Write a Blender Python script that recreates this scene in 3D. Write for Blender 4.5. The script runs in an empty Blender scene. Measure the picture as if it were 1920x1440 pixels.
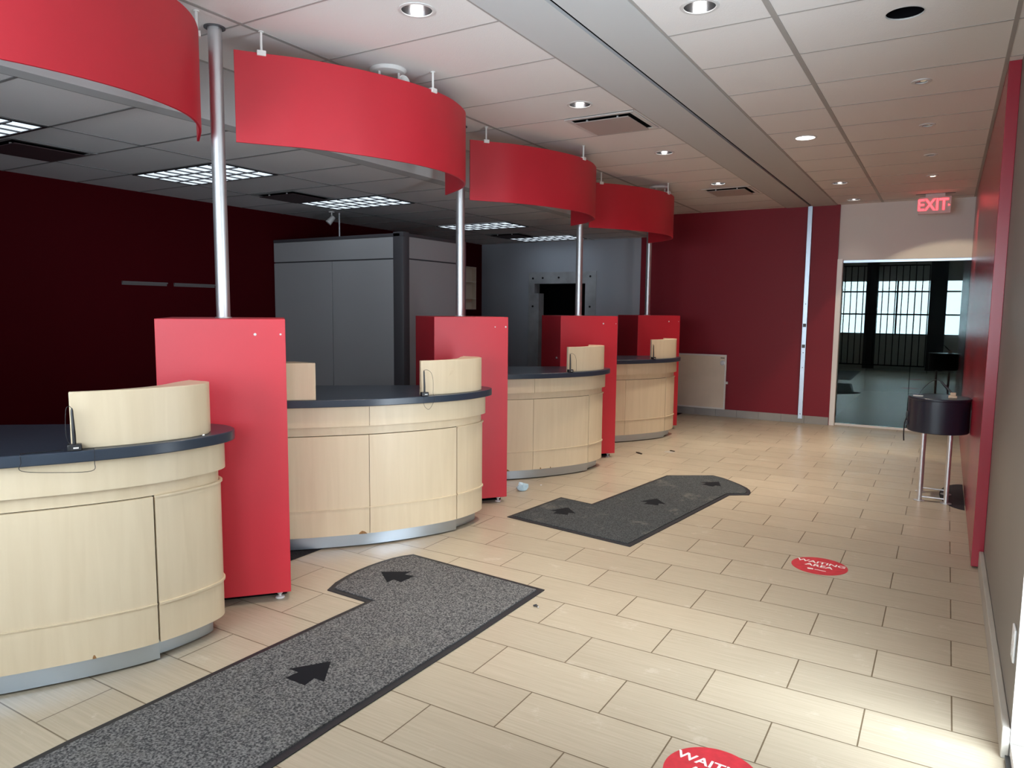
import bpy, bmesh, math, random
from mathutils import Vector, Matrix
random.seed(7)
D = bpy.data
S = bpy.context.scene
C = S.collection
PI = math.pi
rad = math.radians

# ------------------------------------------------------------------ materials
def new_mat(name):
    m = D.materials.new(name); m.use_nodes = True
    nt = m.node_tree
    return m, nt, nt.nodes['Principled BSDF'], nt.nodes['Material Output']

def mat(name, col, rough=.5, metal=0., spec=.5, bump=None, var=None, coat=0.):
    """plain material; bump=(scale,strength), var=(scale,amount) adds soft mottling"""
    m, nt, p, out = new_mat(name)
    p.inputs['Base Color'].default_value = (*col, 1)
    p.inputs['Roughness'].default_value = rough
    p.inputs['Metallic'].default_value = metal
    p.inputs['Specular IOR Level'].default_value = spec
    p.inputs['Coat Weight'].default_value = coat
    N, L = nt.nodes, nt.links
    if bump or var:
        tc = N.new('ShaderNodeTexCoord')
    if bump:
        n = N.new('ShaderNodeTexNoise'); n.inputs['Scale'].default_value = bump[0]; n.inputs['Detail'].default_value = 4
        L.new(tc.outputs['Object'], n.inputs['Vector'])
        b = N.new('ShaderNodeBump'); b.inputs['Strength'].default_value = bump[1]; b.inputs['Distance'].default_value = .004
        L.new(n.outputs['Fac'], b.inputs['Height']); L.new(b.outputs['Normal'], p.inputs['Normal'])
    if var:
        n = N.new('ShaderNodeTexNoise'); n.inputs['Scale'].default_value = var[0]; n.inputs['Detail'].default_value = 5
        L.new(tc.outputs['Object'], n.inputs['Vector'])
        r = N.new('ShaderNodeMapRange'); r.inputs[1].default_value = .3; r.inputs[2].default_value = .7
        r.inputs[3].default_value = 1 - var[1]; r.inputs[4].default_value = 1 + var[1]
        L.new(n.outputs['Fac'], r.inputs[0])
        v = N.new('ShaderNodeVectorMath'); v.operation = 'SCALE'; v.inputs[0].default_value = col
        L.new(r.outputs[0], v.inputs['Scale']); L.new(v.outputs[0], p.inputs['Base Color'])
    return m

def emit(name, col, strength):
    m, nt, p, out = new_mat(name)
    p.inputs['Base Color'].default_value = (.8, .8, .8, 1)
    p.inputs['Emission Color'].default_value = (*col, 1)
    p.inputs['Emission Strength'].default_value = strength
    return m

def maple_mat():
    m, nt, p, out = new_mat('maple veneer'); N, L = nt.nodes, nt.links
    tc = N.new('ShaderNodeTexCoord'); oi = N.new('ShaderNodeObjectInfo')
    ad = N.new('ShaderNodeVectorMath'); ad.operation = 'ADD'
    mu = N.new('ShaderNodeVectorMath'); mu.operation = 'SCALE'; mu.inputs[0].default_value = (7, 3, 5)
    L.new(oi.outputs['Random'], mu.inputs['Scale']); L.new(tc.outputs['Object'], ad.inputs[0]); L.new(mu.outputs[0], ad.inputs[1])
    mp = N.new('ShaderNodeMapping'); mp.inputs['Scale'].default_value = (14, 14, 1.1); L.new(ad.outputs[0], mp.inputs[0])
    n = N.new('ShaderNodeTexNoise'); n.inputs['Scale'].default_value = 1.6; n.inputs['Detail'].default_value = 6; n.inputs['Distortion'].default_value = .6
    L.new(mp.outputs[0], n.inputs['Vector'])
    r = N.new('ShaderNodeValToRGB')
    r.color_ramp.elements[0].position = .28; r.color_ramp.elements[0].color = (.655, .535, .365, 1)
    r.color_ramp.elements[1].position = .68; r.color_ramp.elements[1].color = (.705, .585, .41, 1)
    L.new(n.outputs['Fac'], r.inputs['Fac'])
    mp2 = N.new('ShaderNodeMapping'); mp2.inputs['Scale'].default_value = (3, 3, .8); L.new(ad.outputs[0], mp2.inputs[0])
    n2 = N.new('ShaderNodeTexNoise'); n2.inputs['Scale'].default_value = 2.2; n2.inputs['Detail'].default_value = 8; n2.inputs['Roughness'].default_value = .75; n2.inputs['Distortion'].default_value = 1.5
    L.new(mp2.outputs[0], n2.inputs['Vector'])
    r2 = N.new('ShaderNodeMapRange'); r2.inputs[1].default_value = .68; r2.inputs[2].default_value = .76; r2.inputs[3].default_value = 0; r2.inputs[4].default_value = .35
    L.new(n2.outputs['Fac'], r2.inputs[0])
    mx = N.new('ShaderNodeMixRGB'); mx.inputs[2].default_value = (.42, .27, .13, 1)
    L.new(r2.outputs[0], mx.inputs[0]); L.new(r.outputs[0], mx.inputs[1]); L.new(mx.outputs[0], p.inputs['Base Color'])
    p.inputs['Roughness'].default_value = .38
    return m

TX0, TW, TY0, TH = -.179, .5675, 2.38, .2825
def floor_mat():
    m, nt, p, out = new_mat('beige plank tile'); N, L = nt.nodes, nt.links
    tc = N.new('ShaderNodeTexCoord')
    sub = N.new('ShaderNodeVectorMath'); sub.operation = 'SUBTRACT'; sub.inputs[1].default_value = (TX0, TY0, 0)
    L.new(tc.outputs['Object'], sub.inputs[0])
    b = N.new('ShaderNodeTexBrick'); b.inputs['Scale'].default_value = 1
    b.inputs['Brick Width'].default_value = TW; b.inputs['Row Height'].default_value = TH
    b.inputs['Mortar Size'].default_value = .0030; b.inputs['Mortar Smooth'].default_value = .2
    b.inputs['Color1'].default_value = (1, 1, 1, 1); b.inputs['Color2'].default_value = (.9, .9, .9, 1); b.inputs['Mortar'].default_value = (.33, .29, .24, 1)
    L.new(sub.outputs[0], b.inputs['Vector'])
    mp = N.new('ShaderNodeMapping'); mp.inputs['Scale'].default_value = (3, 90, 1); L.new(tc.outputs['Object'], mp.inputs[0])
    n = N.new('ShaderNodeTexNoise'); n.inputs['Scale'].default_value = 1.2; n.inputs['Detail'].default_value = 5; L.new(mp.outputs[0], n.inputs['Vector'])
    r = N.new('ShaderNodeValToRGB')
    r.color_ramp.elements[0].position = .3; r.color_ramp.elements[0].color = (.41, .348, .254, 1)
    r.color_ramp.elements[1].position = .7; r.color_ramp.elements[1].color = (.485, .418, .315, 1)
    L.new(n.outputs['Fac'], r.inputs['Fac'])
    mx = N.new('ShaderNodeMixRGB'); mx.blend_type = 'MULTIPLY'; mx.inputs[0].default_value = 1
    L.new(r.outputs[0], mx.inputs[1]); L.new(b.outputs['Color'], mx.inputs[2])
    # dusty scuffs
    n2 = N.new('ShaderNodeTexNoise'); n2.inputs['Scale'].default_value = 5.5; n2.inputs['Detail'].default_value = 9; n2.inputs['Roughness'].default_value = .7
    L.new(tc.outputs['Object'], n2.inputs['Vector'])
    r2 = N.new('ShaderNodeMapRange'); r2.inputs[1].default_value = .60; r2.inputs[2].default_value = .74; r2.inputs[3].default_value = 0; r2.inputs[4].default_value = .42
    L.new(n2.outputs['Fac'], r2.inputs[0])
    mx2 = N.new('ShaderNodeMixRGB'); mx2.inputs[2].default_value = (.72, .66, .57, 1)
    L.new(r2.outputs[0], mx2.inputs[0]); L.new(mx.outputs[0], mx2.inputs[1]); L.new(mx2.outputs[0], p.inputs['Base Color'])
    r3 = N.new('ShaderNodeMapRange'); r3.inputs[1].default_value = .35; r3.inputs[2].default_value = .7; r3.inputs[3].default_value = .28; r3.inputs[4].default_value = .40
    L.new(n2.outputs['Fac'], r3.inputs[0]); L.new(r3.outputs[0], p.inputs['Roughness'])
    bp = N.new('ShaderNodeBump'); bp.inputs['Strength'].default_value = .5; bp.inputs['Distance'].default_value = .002; bp.invert = True
    L.new(b.outputs['Fac'], bp.inputs['Height']); L.new(bp.outputs['Normal'], p.inputs['Normal'])
    return m

def carpet_mat(name, c0, c1, dust):
    m, nt, p, out = new_mat(name); N, L = nt.nodes, nt.links
    tc = N.new('ShaderNodeTexCoord')
    n = N.new('ShaderNodeTexNoise'); n.inputs['Scale'].default_value = 130; n.inputs['Detail'].default_value = 3; L.new(tc.outputs['Object'], n.inputs['Vector'])
    r = N.new('ShaderNodeValToRGB')
    r.color_ramp.elements[0].position = .38; r.color_ramp.elements[0].color = (*c0, 1)
    r.color_ramp.elements[1].position = .66; r.color_ramp.elements[1].color = (*c1, 1)
    L.new(n.outputs['Fac'], r.inputs['Fac'])
    n2 = N.new('ShaderNodeTexNoise'); n2.inputs['Scale'].default_value = 3.2; n2.inputs['Detail'].default_value = 8; n2.inputs['Roughness'].default_value = .7; L.new(tc.outputs['Object'], n2.inputs['Vector'])
    r2 = N.new('ShaderNodeMapRange'); r2.inputs[1].default_value = .55; r2.inputs[2].default_value = .75; r2.inputs[3].default_value = 0; r2.inputs[4].default_value = dust
    L.new(n2.outputs['Fac'], r2.inputs[0])
    mx = N.new('ShaderNodeMixRGB'); mx.inputs[2].default_value = (.25, .24, .2, 1)
    L.new(r2.outputs[0], mx.inputs[0]); L.new(r.outputs[0], mx.inputs[1]); L.new(mx.outputs[0], p.inputs['Base Color'])
    p.inputs['Roughness'].default_value = .95; p.inputs['Specular IOR Level'].default_value = .15
    b = N.new('ShaderNodeBump'); b.inputs['Strength'].default_value = .6; b.inputs['Distance'].default_value = .004
    L.new(n.outputs['Fac'], b.inputs['Height']); L.new(b.outputs['Normal'], p.inputs['Normal'])
    return m

def glass_mat():
    m, nt, p, out = new_mat('dark green glass'); N, L = nt.nodes, nt.links
    N.remove(p)
    t = N.new('ShaderNodeBsdfTransparent'); t.inputs['Color'].default_value = (.62, .74, .70, 1)
    g = N.new('ShaderNodeBsdfGlossy'); g.inputs['Roughness'].default_value = .0; g.inputs['Color'].default_value = (.80, .95, 1, 1)
    f = N.new('ShaderNodeFresnel'); f.inputs['IOR'].default_value = 1.62
    mx = N.new('ShaderNodeMixShader')
    L.new(f.outputs[0], mx.inputs[0]); L.new(t.outputs[0], mx.inputs[1]); L.new(g.outputs[0], mx.inputs[2]); L.new(mx.outputs[0], out.inputs[0])
    return m

M = dict(
    maple=maple_mat(),
    floor=floor_mat(),
    mat_grey=carpet_mat('grey carpet pile', (.04, .041, .043), (.21, .205, .20), .25),
    mat_dark=carpet_mat('charcoal carpet pile', (.03, .034, .036), (.085, .09, .092), .55),
    carpet=carpet_mat('dark office carpet', (.012, .012, .014), (.03, .03, .034), .1),
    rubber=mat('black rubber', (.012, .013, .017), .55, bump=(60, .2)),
    red=mat('red laminate', (.52, .0105, .026), .48, spec=.72, var=(2.5, .05)),
    redpaint=mat('crimson wall paint', (.245, .011, .025), .5, spec=.35, bump=(90, .05)),
    redgloss=mat('crimson gloss panel', (.34, .014, .034), .27, spec=.7, var=(1.5, .05)),
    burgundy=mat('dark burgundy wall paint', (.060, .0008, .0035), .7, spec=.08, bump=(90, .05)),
    wallgrey=mat('blue grey wall paint', (.44, .48, .54), .6, spec=.3, bump=(90, .05)),
    taupe=mat('taupe wall paint', (.225, .207, .182), .5, spec=.35, bump=(110, .06), var=(1.2, .05)),
    white=mat('white wall paint', (.76, .74, .71), .6, spec=.3, bump=(90, .04)),
    brightwhite=mat('gloss white frame', (.90, .89, .87), .35),
    ledge=mat('dark metal ledge', (.16, .15, .15), .5),
    tile=mat('ceiling tile', (.74, .715, .70), .9, spec=.1, bump=(160, .25)),
    tile_low=mat('teller ceiling tile', (.74, .73, .73), .9, spec=.1, bump=(160, .25)),
    gyp=mat('painted plaster ceiling', (.53, .54, .545), .7, spec=.2),
    tbar=mat('ceiling grid metal', (.36, .345, .33), .5),
    tbar_low=mat('teller ceiling grid metal', (.25, .25, .25), .5),
    slate=mat('slate blue laminate', (.026, .038, .058), .30, spec=.55, var=(6, .06)),
    alum=mat('brushed aluminium', (.55, .64, .74), .34, 1., bump=(40, .03)),
    steel=mat('satin steel', (.72, .74, .76), .46, 1.),
    chrome=mat('chrome', (.85, .86, .87), .12, 1.),
    chrome_dim=mat('smoked chrome', (.55, .55, .56), .16, 1.),
    dull=mat('dull steel', (.60, .63, .66), .4, .4, var=(3, .25)),
    black=mat('black plastic', (.012, .012, .014), .4),
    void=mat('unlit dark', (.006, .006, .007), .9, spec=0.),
    core=mat('dark chipboard', (.05, .035, .025), .8),
    chip=mat('bare chipboard', (.26, .13, .045), .8, var=(60, .3)),
    cab=mat('grey cabinet laminate', (.40, .40, .41), .38, spec=.5),
    cabtrim=mat('charcoal cabinet trim', (.075, .072, .08), .4),
    navy=mat('blue black laminate', (.012, .018, .034), .3, spec=.6),
    whitepl=mat('white plastic', (.78, .78, .76), .4),
    offwhite=mat('off white metal', (.62, .61, .60), .45),
    beigepl=mat('beige plastic', (.72, .55, .38), .5),
    vent=mat('vent plate paint', (.42, .36, .34), .6),
    ventlow=mat('burgundy vent plate', (.06, .035, .04), .6),
    ventdark=mat('vent dark throat', (.01, .01, .01), .9, spec=0.),
    tanboard=mat('tan laminate board', (.74, .65, .53), .5, var=(3, .06)),
    basegrey=mat('grey tile baseboard', (.36, .36, .345), .5, var=(4, .08)),
    basetaupe=mat('taupe tile baseboard', (.42, .39, .34), .5, var=(4, .08)),
    decalred=mat('scuffed red vinyl', (.55, .03, .045), .45, var=(30, .15)),
    decalwhite=mat('white vinyl', (.82, .8, .78), .5),
    sticker=mat('black vinyl arrow', (.008, .009, .012), .8, spec=.15),
    plastic_blue=mat('pale blue plastic film', (.45, .62, .72), .3),
    dirt=mat('dark litter', (.035, .025, .016), .8),
    glass=glass_mat(),
    lensglow=emit('lit lens', (1, .97, .92), 5.),
    lamp=emit('lit lamp', (1, .97, .93), 9.),
    tube=emit('painted louvre reflection', (.78, .90, 1.), .9),  # weak glow stands in for daylight reflected in the unlit louvres
    exitred=emit('red exit letters', (1., .012, .03), 2.6),
    exitface=mat('exit sign face', (.75, .60, .60), .5),
    snow=mat('snow', (.85, .88, .92), .9),
)

# ------------------------------------------------------------------ mesh builder
class MB:
    def __init__(s): s.v = []; s.f = []
    def add(s, vs, fs):
        o = len(s.v); s.v += [tuple(v) for v in vs]; s.f += [tuple(o + i for i in f) for f in fs]; return s
    def box(s, x0, x1, y0, y1, z0, z1):
        return s.add([(x0,y0,z0),(x1,y0,z0),(x1,y1,z0),(x0,y1,z0),(x0,y0,z1),(x1,y0,z1),(x1,y1,z1),(x0,y1,z1)],
                     [(3,2,1,0),(4,5,6,7),(0,1,5,4),(1,2,6,5),(2,3,7,6),(3,0,4,7)])
    def prism(s, poly, z0, z1):
        a = sum(poly[i][0]*poly[(i+1)%len(poly)][1]-poly[(i+1)%len(poly)][0]*poly[i][1] for i in range(len(poly)))
        if a < 0: poly = poly[::-1]
        n = len(poly)
        return s.add([(x,y,z0) for x,y in poly]+[(x,y,z1) for x,y in poly],
                     [tuple(range(n-1,-1,-1)), tuple(range(n,2*n))]+[(i,(i+1)%n,n+(i+1)%n,n+i) for i in range(n)])
    def shell(s, outer, inner, z0, z1):
        """curved sheet between two polylines of equal length"""
        n = len(outer); vs = []
        for (a,b),(c,d) in zip(outer, inner):
            vs += [(a,b,z0),(a,b,z1),(c,d,z1),(c,d,z0)]
        fs = []
        for i in range(n-1):
            p, q = 4*i, 4*i+4
            for k in range(4):
                fs.append((p+k, q+k, q+(k+1)%4, p+(k+1)%4))
        fs += [(0,1,2,3),(4*n-1,4*n-2,4*n-3,4*n-4)]
        return s.add(vs, fs)
    def tube(s, pts, r, n=10, caps=True):
        pts = [Vector(p) for p in pts]; rs = r if isinstance(r,(list,tuple)) else [r]*len(pts)
        vs = []; up = None
        for i,p in enumerate(pts):
            t = (pts[min(i+1,len(pts)-1)]-pts[max(i-1,0)]).normalized()
            if up is None:
                up = Vector((1,0,0)) if abs(t.x) < .9 else Vector((0,1,0))
            a = (up - t*up.dot(t)).normalized(); b = t.cross(a); up = a
            for k in range(n):
                th = 2*PI*k/n; vs.append(p + (a*math.cos(th)+b*math.sin(th))*rs[i])
        fs = [(i*n+k,i*n+(k+1)%n,(i+1)*n+(k+1)%n,(i+1)*n+k) for i in range(len(pts)-1) for k in range(n)]
        if caps: fs += [tuple(range(n-1,-1,-1)), tuple((len(pts)-1)*n+k for k in range(n))]
        return s.add(vs, fs)
    def lathe(s, prof, c=(0,0,0), n=32, sx=1., sy=1., caps=True):
        """prof: list of (r,z)"""
        vs = []
        for r,z in prof:
            for k in range(n):
                th = 2*PI*k/n; vs.append((c[0]+r*sx*math.cos(th), c[1]+r*sy*math.sin(th), c[2]+z))
        fs = [(i*n+k,i*n+(k+1)%n,(i+1)*n+(k+1)%n,(i+1)*n+k) for i in range(len(prof)-1) for k in range(n)]
        if caps and prof[0][0] > 1.1e-5: fs.append(tuple(range(n-1,-1,-1)))
        if caps and prof[-1][0] > 1.1e-5: fs.append(tuple((len(prof)-1)*n+k for k in range(n)))
        return s.add(vs, fs)
    def ring(s, prof, c=(0,0,0), n=32):
        """closed profile revolved (torus like)"""
        vs = []
        for r,z in prof:
            for k in range(n):
                th = 2*PI*k/n; vs.append((c[0]+r*math.cos(th), c[1]+r*math.sin(th), c[2]+z))
        m = len(prof)
        fs = [(i*n+k,i*n+(k+1)%n,((i+1)%m)*n+(k+1)%n,((i+1)%m)*n+k) for i in range(m) for k in range(n)]
        return s.add(vs, fs)
    def sphere(s, c, r, n=14, m=8, sz=1.):
        prof = [(max(r*math.sin(PI*i/m),1e-5), -r*sz*math.cos(PI*i/m)) for i in range(m+1)]
        return s.lathe(prof, c, n)
    def move(s, d):
        s.v = [(x+d[0],y+d[1],z+d[2]) for x,y,z in s.v]; return s
    def xf(s, mtx):
        s.v = [tuple(mtx @ Vector(v)) for v in s.v]; return s

def build(name, mb, m, parent=None, origin=None, bevel=0., smooth=True, loc=None):
    """link the builder's faces as ONE mesh object; verts are given in world space when origin is passed"""
    me = D.meshes.new(name)
    v = mb.v if origin is None else [(x-origin[0], y-origin[1], z-origin[2]) for x,y,z in mb.v]
    me.from_pydata(v, [], mb.f); me.validate(); me.update()
    bm = bmesh.new(); bm.from_mesh(me); bmesh.ops.recalc_face_normals(bm, faces=bm.faces)
    bm.to_mesh(me); bm.free()
    if smooth:
        for p in me.polygons: p.use_smooth = True
        me.set_sharp_from_angle(angle=rad(35))
    me.materials.append(m)
    o = D.objects.new(name, me); C.objects.link(o)
    if parent is not None: o.parent = parent
    elif origin is not None: o.location = origin
    if loc is not None: o.location = loc
    if bevel:
        b = o.modifiers.new('bevel', 'BEVEL'); b.width = bevel; b.segments = 2; b.limit_method = 'ANGLE'; b.angle_limit = rad(40)
    return o

def tag(o, label, cat, group=None):
    o['label'] = label; o['category'] = cat
    if group: o['group'] = group
    return o
def thing(name, label, cat, loc=(0,0,0), rotz=0., group=None):
    o = D.objects.new(name, None); C.objects.link(o); o.empty_display_size = .1
    o.location = loc; o.rotation_euler = (0,0,rotz)
    return tag(o, label, cat, group)
def struct(name, mb, m, parent=None, bevel=0., smooth=False):
    o = build(name, mb, m, parent, bevel=bevel, smooth=smooth); o['kind'] = 'structure'; return o
def dup(root, loc, rotz=None, label=None):
    r = root.copy(); C.objects.link(r); r.location = loc
    if rotz is not None: r.rotation_euler = (0,0,rotz)
    if label: r['label'] = label
    for ch in list(root.children):
        c = ch.copy(); C.objects.link(c); c.parent = r
        for g in ch.children:
            d = g.copy(); C.objects.link(d); d.parent = c
    return r

def catmull(P, k=6):
    out = []
    Q = [tuple(2*a-b for a,b in zip(P[0],P[1]))]+list(P)+[tuple(2*a-b for a,b in zip(P[-1],P[-2]))]
    for i in range(1, len(Q)-2):
        p0,p1,p2,p3 = Q[i-1],Q[i],Q[i+1],Q[i+2]
        for j in range(k):
            t = j/k
            out.append(tuple(.5*(2*b+(c-a)*t+(2*a-5*b+4*c-d)*t*t+(3*b-a-3*c+d)*t**3) for a,b,c,d in zip(p0,p1,p2,p3)))
    out.append(tuple(P[-1])); return out
def inset(P, d):
    """offset polyline to its left side (towards the tellers)"""
    out = []
    for i,p in enumerate(P):
        a = P[max(i-1,0)]; b = P[min(i+1,len(P)-1)]
        tx,ty = b[0]-a[0], b[1]-a[1]; l = math.hypot(tx,ty)
        out.append((p[0]-ty/l*d, p[1]+tx/l*d))
    return out
def shrink(poly, d):
    """inward offset of a closed polygon with mitred corners"""
    n = len(poly)
    A = sum(poly[i][0]*poly[(i+1)%n][1]-poly[(i+1)%n][0]*poly[i][1] for i in range(n))
    sg = 1 if A > 0 else -1
    out = []
    for i in range(n):
        a,b,c = Vector(poly[i-1]),Vector(poly[i]),Vector(poly[(i+1)%n])
        e1 = (b-a).normalized(); e2 = (c-b).normalized()
        n1 = Vector((-e1.y,e1.x))*sg; n2 = Vector((-e2.y,e2.x))*sg
        mm = (n1+n2); l = mm.length_squared
        mm = mm*(2/l) if l > .2 else n1
        out.append(tuple(b+mm*d))
    return out
def nearest(P, q):
    return min(range(len(P)), key=lambda i: (P[i][0]-q[0])**2+(P[i][1]-q[1])**2)

# ------------------------------------------------------------------ levels
HC, ZL = 2.89, 2.578          # public ceiling, teller ceiling
XB = -3.74                    # bulkhead face
YB = 10.40                    # back wall
YG = 10.50                    # glass screen
XR, XP = .268, .208           # grey right wall, red panel face
YF = -.40                     # storefront

# ------------------------------------------------------------------ floor
struct('floor', MB().box(-7.2, XR+.15, YF-.15, YG+.02, -.1, 0), M['floor'])
struct('floor.001', MB().prism([(-7.1,-.3),(-3.26,-.3),(-3.26,YB),(-7.1,YB)], .0005, .004), M['carpet'])
struct('floor.002', MB().box(-7.2, 3.5, YG+.03, 16, -.1, -.002), M['void'])

# ------------------------------------------------------------------ public ceiling, made of tiles with real holes
GY0, GS = 2.523, .593
DL = [(-2.22,2.817),(-2.235,4.61),(-2.235,6.335),(-2.242,8.116),(-1.062,3.428),(-1.064,6.333),(-1.085,8.683),(-1.081,10.017)]
HOLE = (-.256,3.966)
SMALL = [(-.22,5.147),(-.214,6.336),(-.212,7.523),(-.217,8.646)]
VENTS = [(-2.235,5.17),(-2.245,8.66)]
def cells_with_holes(mb, xs, ys, z, holes):
    for i in range(len(xs)-1):
        for j in range(len(ys)-1):
            x0,x1,y0,y1 = xs[i],xs[i+1],ys[j],ys[j+1]
            h = [q for q in holes if x0 < q[0] < x1 and y0 < q[1] < y1]
            if not h:
                mb.add([(x0,y0,z),(x1,y0,z),(x1,y1,z),(x0,y1,z)], [(0,1,2,3)]); continue
            cx,cy,r = h[0]
            an = sorted(set([round(2*PI*k/36-PI,5) for k in range(36)]+[round(math.atan2(y-cy,x-cx),5) for x in (x0,x1) for y in (y0,y1)]))
            vs = []
            for a in an:
                c,s_ = math.cos(a),math.sin(a)
                t = min(((x1-cx)/c if c>1e-9 else (x0-cx)/c if c<-1e-9 else 9e9),((y1-cy)/s_ if s_>1e-9 else (y0-cy)/s_ if s_<-1e-9 else 9e9))
                vs += [(cx+r*c,cy+r*s_,z),(cx+t*c,cy+t*s_,z)]
            n = len(an)
            mb.add(vs, [(2*k,2*k+1,2*((k+1)%n)+1,2*((k+1)%n)) for k in range(n)])
ysm = [GY0+GS*k for k in range(-6,14)]
ysm = [-1.2]+[y for y in ysm if -1.1 < y < YG-.02]+[YG]
holes = [(x,y,.073) for x,y in DL]+[(HOLE[0],HOLE[1],.083)]+[(x,y,.034) for x,y in SMALL]
cm = MB()
cells_with_holes(cm, [XB,-3.085,-1.938], ysm, HC, holes)
cells_with_holes(cm, [-1.32,-.787,.40], ysm, HC, holes)
struct('ceiling', cm, M['tile'])
# plaster band with the dark shutter slot
gb = MB().box(-1.938,-1.642,-1.2,YB,HC-.006,HC+.03).box(-1.612,-1.32,-1.2,YB,HC-.006,HC+.03)
struct('ceiling.001', gb, M['gyp'])
struct('trim_1', MB().box(-1.642,-1.612,-1.2,YB,HC+.012,HC+.03), M['void'])
# grid bars
g = MB()
for x,w in ((-3.085,.012),(-.787,.014)): g.box(x-w,x+w,-1.2,YB,HC-.003,HC+.01)
for x in (XB+.010,-1.943,-1.315,XP-.012,): g.box(x-.010,x+.010,-1.2,YB,HC-.003,HC+.01)
for y in ysm[1:-1]:
    g.box(XB,-1.94,y-.0055,y+.0055,HC-.0022,HC+.01)
    g.box(-1.32,XP if y > 4.95 else XR,y-.0055,y+.0055,HC-.0022,HC+.01)
struct('trim_2', g, M['tbar'])
# roof deck above everything
struct('ceiling.002', MB().box(-7.4,.45,-.6,YG,3.35,3.45).box(-1.5,3.6,YG,16.1,3.35,3.45), M['void'])
# hole left by a removed lamp: torn tile edge
hb = MB(); hp = []
prof = [(.083,0),(.085,-.002),(.081,-.003),(.080,.003),(.083,.006)]
hb.ring(prof,(HOLE[0],HOLE[1],HC),36)
hb.lathe([(.082,.02),(.082,.30)],(HOLE[0],HOLE[1],HC),24)
th = thing('ceiling_opening','round black empty hole cut in the ceiling tile near the red wall, its lamp removed','ceiling hole',(HOLE[0],HOLE[1],HC))
build('torn_rim', MB().ring(prof,(HOLE[0],HOLE[1],HC),36), M['offwhite'], th, (HOLE[0],HOLE[1],HC))
build('dark_throat', MB().lathe([(.0815,.004),(.0815,.30),(1e-5,.30)],(HOLE[0],HOLE[1],HC),24,caps=False), M['void'], th, (HOLE[0],HOLE[1],HC))

# ------------------------------------------------------------------ teller ceiling + bulkhead
struct('ceiling.003', MB().box(-7.2,XB-.05,-1.2,YB,ZL,ZL+.05), M['tile_low'])
struct('trim_3', MB().box(XB-.12,XB,-1.2,YB,ZL-.004,ZL+.02).box(XB-.02,XB,-1.2,YB,ZL+.02,HC+.02), M['gyp'])
g = MB()
GYL = [2.45+.593*k for k in range(-5,14)]
for x in (XB-.124,-4.75,-5.85): g.box(x-.010,x+.010,-1.0,YB,ZL-.003,ZL+.003)
for y in GYL:
    if y < YB: g.box(-6.75,XB-.12,y-.010,y+.010,ZL-.003,ZL+.003)
struct('trim_4', g, M['tbar_low'])

# ------------------------------------------------------------------ walls
def wl(y): return -6.57-.0245*y
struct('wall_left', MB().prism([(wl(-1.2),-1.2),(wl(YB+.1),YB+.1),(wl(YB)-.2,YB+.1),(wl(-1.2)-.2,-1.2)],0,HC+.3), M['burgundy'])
# vault wall with the doorway
VX0,VX1,VT = -5.90,-4.70,2.10
struct('wall_back', MB().box(-6.95,VX0,YB,YB+.15,0,ZL+.3).box(VX1,-3.98,YB,YB+.15,0,ZL+.3).box(VX0,VX1,YB,YB+.15,VT,ZL+.3), M['wallgrey'])
struct('wall_back.001', MB().box(-3.98,-1.275,YB-.006,YB+.15,0,HC+.3), M['redpaint'])
struct('wall_back.002', MB().box(-1.29,.45,YG-.06,YG+.02,2.175,HC+.3), M['white'])
struct('wall_back.003', MB().box(-7.0,-3.9,YB+.9,YB+1.0,0,3).box(-6.1,-6.0,YB+.15,YB+1,0,3).box(-4.6,-4.5,YB+.15,YB+1,0,3).box(-6.1,-4.5,YB+.15,YB+1,2.3,2.4), M['void'])
struct('wall_right', MB().box(XR,XR+.15,2.85,YG+.2,0,HC+.3), M['taupe'])
struct('wall_right.001', MB().box(XP,XR-.0005,4.98,YG-.06,.012,HC), M['redgloss'], bevel=.002)
struct('baseboard_right', MB().box(XR-.024,XR-.0005,2.85,4.975,.0,.11), M['basetaupe'], bevel=.004)
bb = MB()
x = -3.98
while x < -1.30:
    bb.box(x+.001, min(x+.30,-1.275)-.001, YB-.03, YB-.0065, 0, .105); x += .30
struct('baseboard_back', bb, M['basegrey'], bevel=.002)
# grey dark corridor behind the glass
struct('wall_back.004', MB().box(-3.2,3.4,15.5,15.6,0,3.3).box(-1.45,-1.30,YB+.16,15.5,0,3.3).box(3.3,3.4,YG+.2,15.5,0,3.3).box(.45,3.4,YG+.2,YG+.3,0,3.3), M['void'])
struct('ceiling.004', MB().box(-1.5,3.4,YG+.02,15.6,2.9,3.0), M['void'])

struct('light_block_right', MB().box(XR+.16,3.4,2.86,YG+.19,0,9), M['void'])  # unseen tall mass added outside to block light towards the side window
# storefront behind the camera: sill wall, head, piers, mullions, vertical bars
fr = MB().box(-6.9,XR+.1,YF-.15,YF,0,.93).box(-6.9,XR+.1,YF-.15,YF,2.32,3.2)
fr.box(-6.9,-3.2,YF-.15,YF,.93,2.32)
struct('wall_front', fr, M['white'])
struct('trim_5', MB().box(-1.88,-1.60,YF-.16,YF+.06,0,HC).box(-.42,-.04,YF-.16,YF+.06,0,HC), M['cabtrim'])
wf = MB()
for z in (2.05,1.46,.94): wf.box(-3.2,XR,YF-.10,YF-.05,z-.02,z+.02)
for xx in (-3.2,-2.55,-1.15): wf.box(xx-.02,xx+.02,YF-.10,YF-.05,.93,2.32)
struct('window_2', wf, M['cabtrim'])
bars = MB()
xx = -3.15
while xx < -.45:
    bars.box(xx,xx+.022,YF+.10,YF+.125,.12,2.72); xx += .15
for z in (.12,1.45,2.70): bars.box(-3.15,-.45,YF+.10,YF+.125,z,z+.03)
struct('window_3', bars, M['black'])
struct('trim_6', MB().box(-3.8,XR,YF-.0,YF+.14,0,.03), M['steel'])
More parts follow.
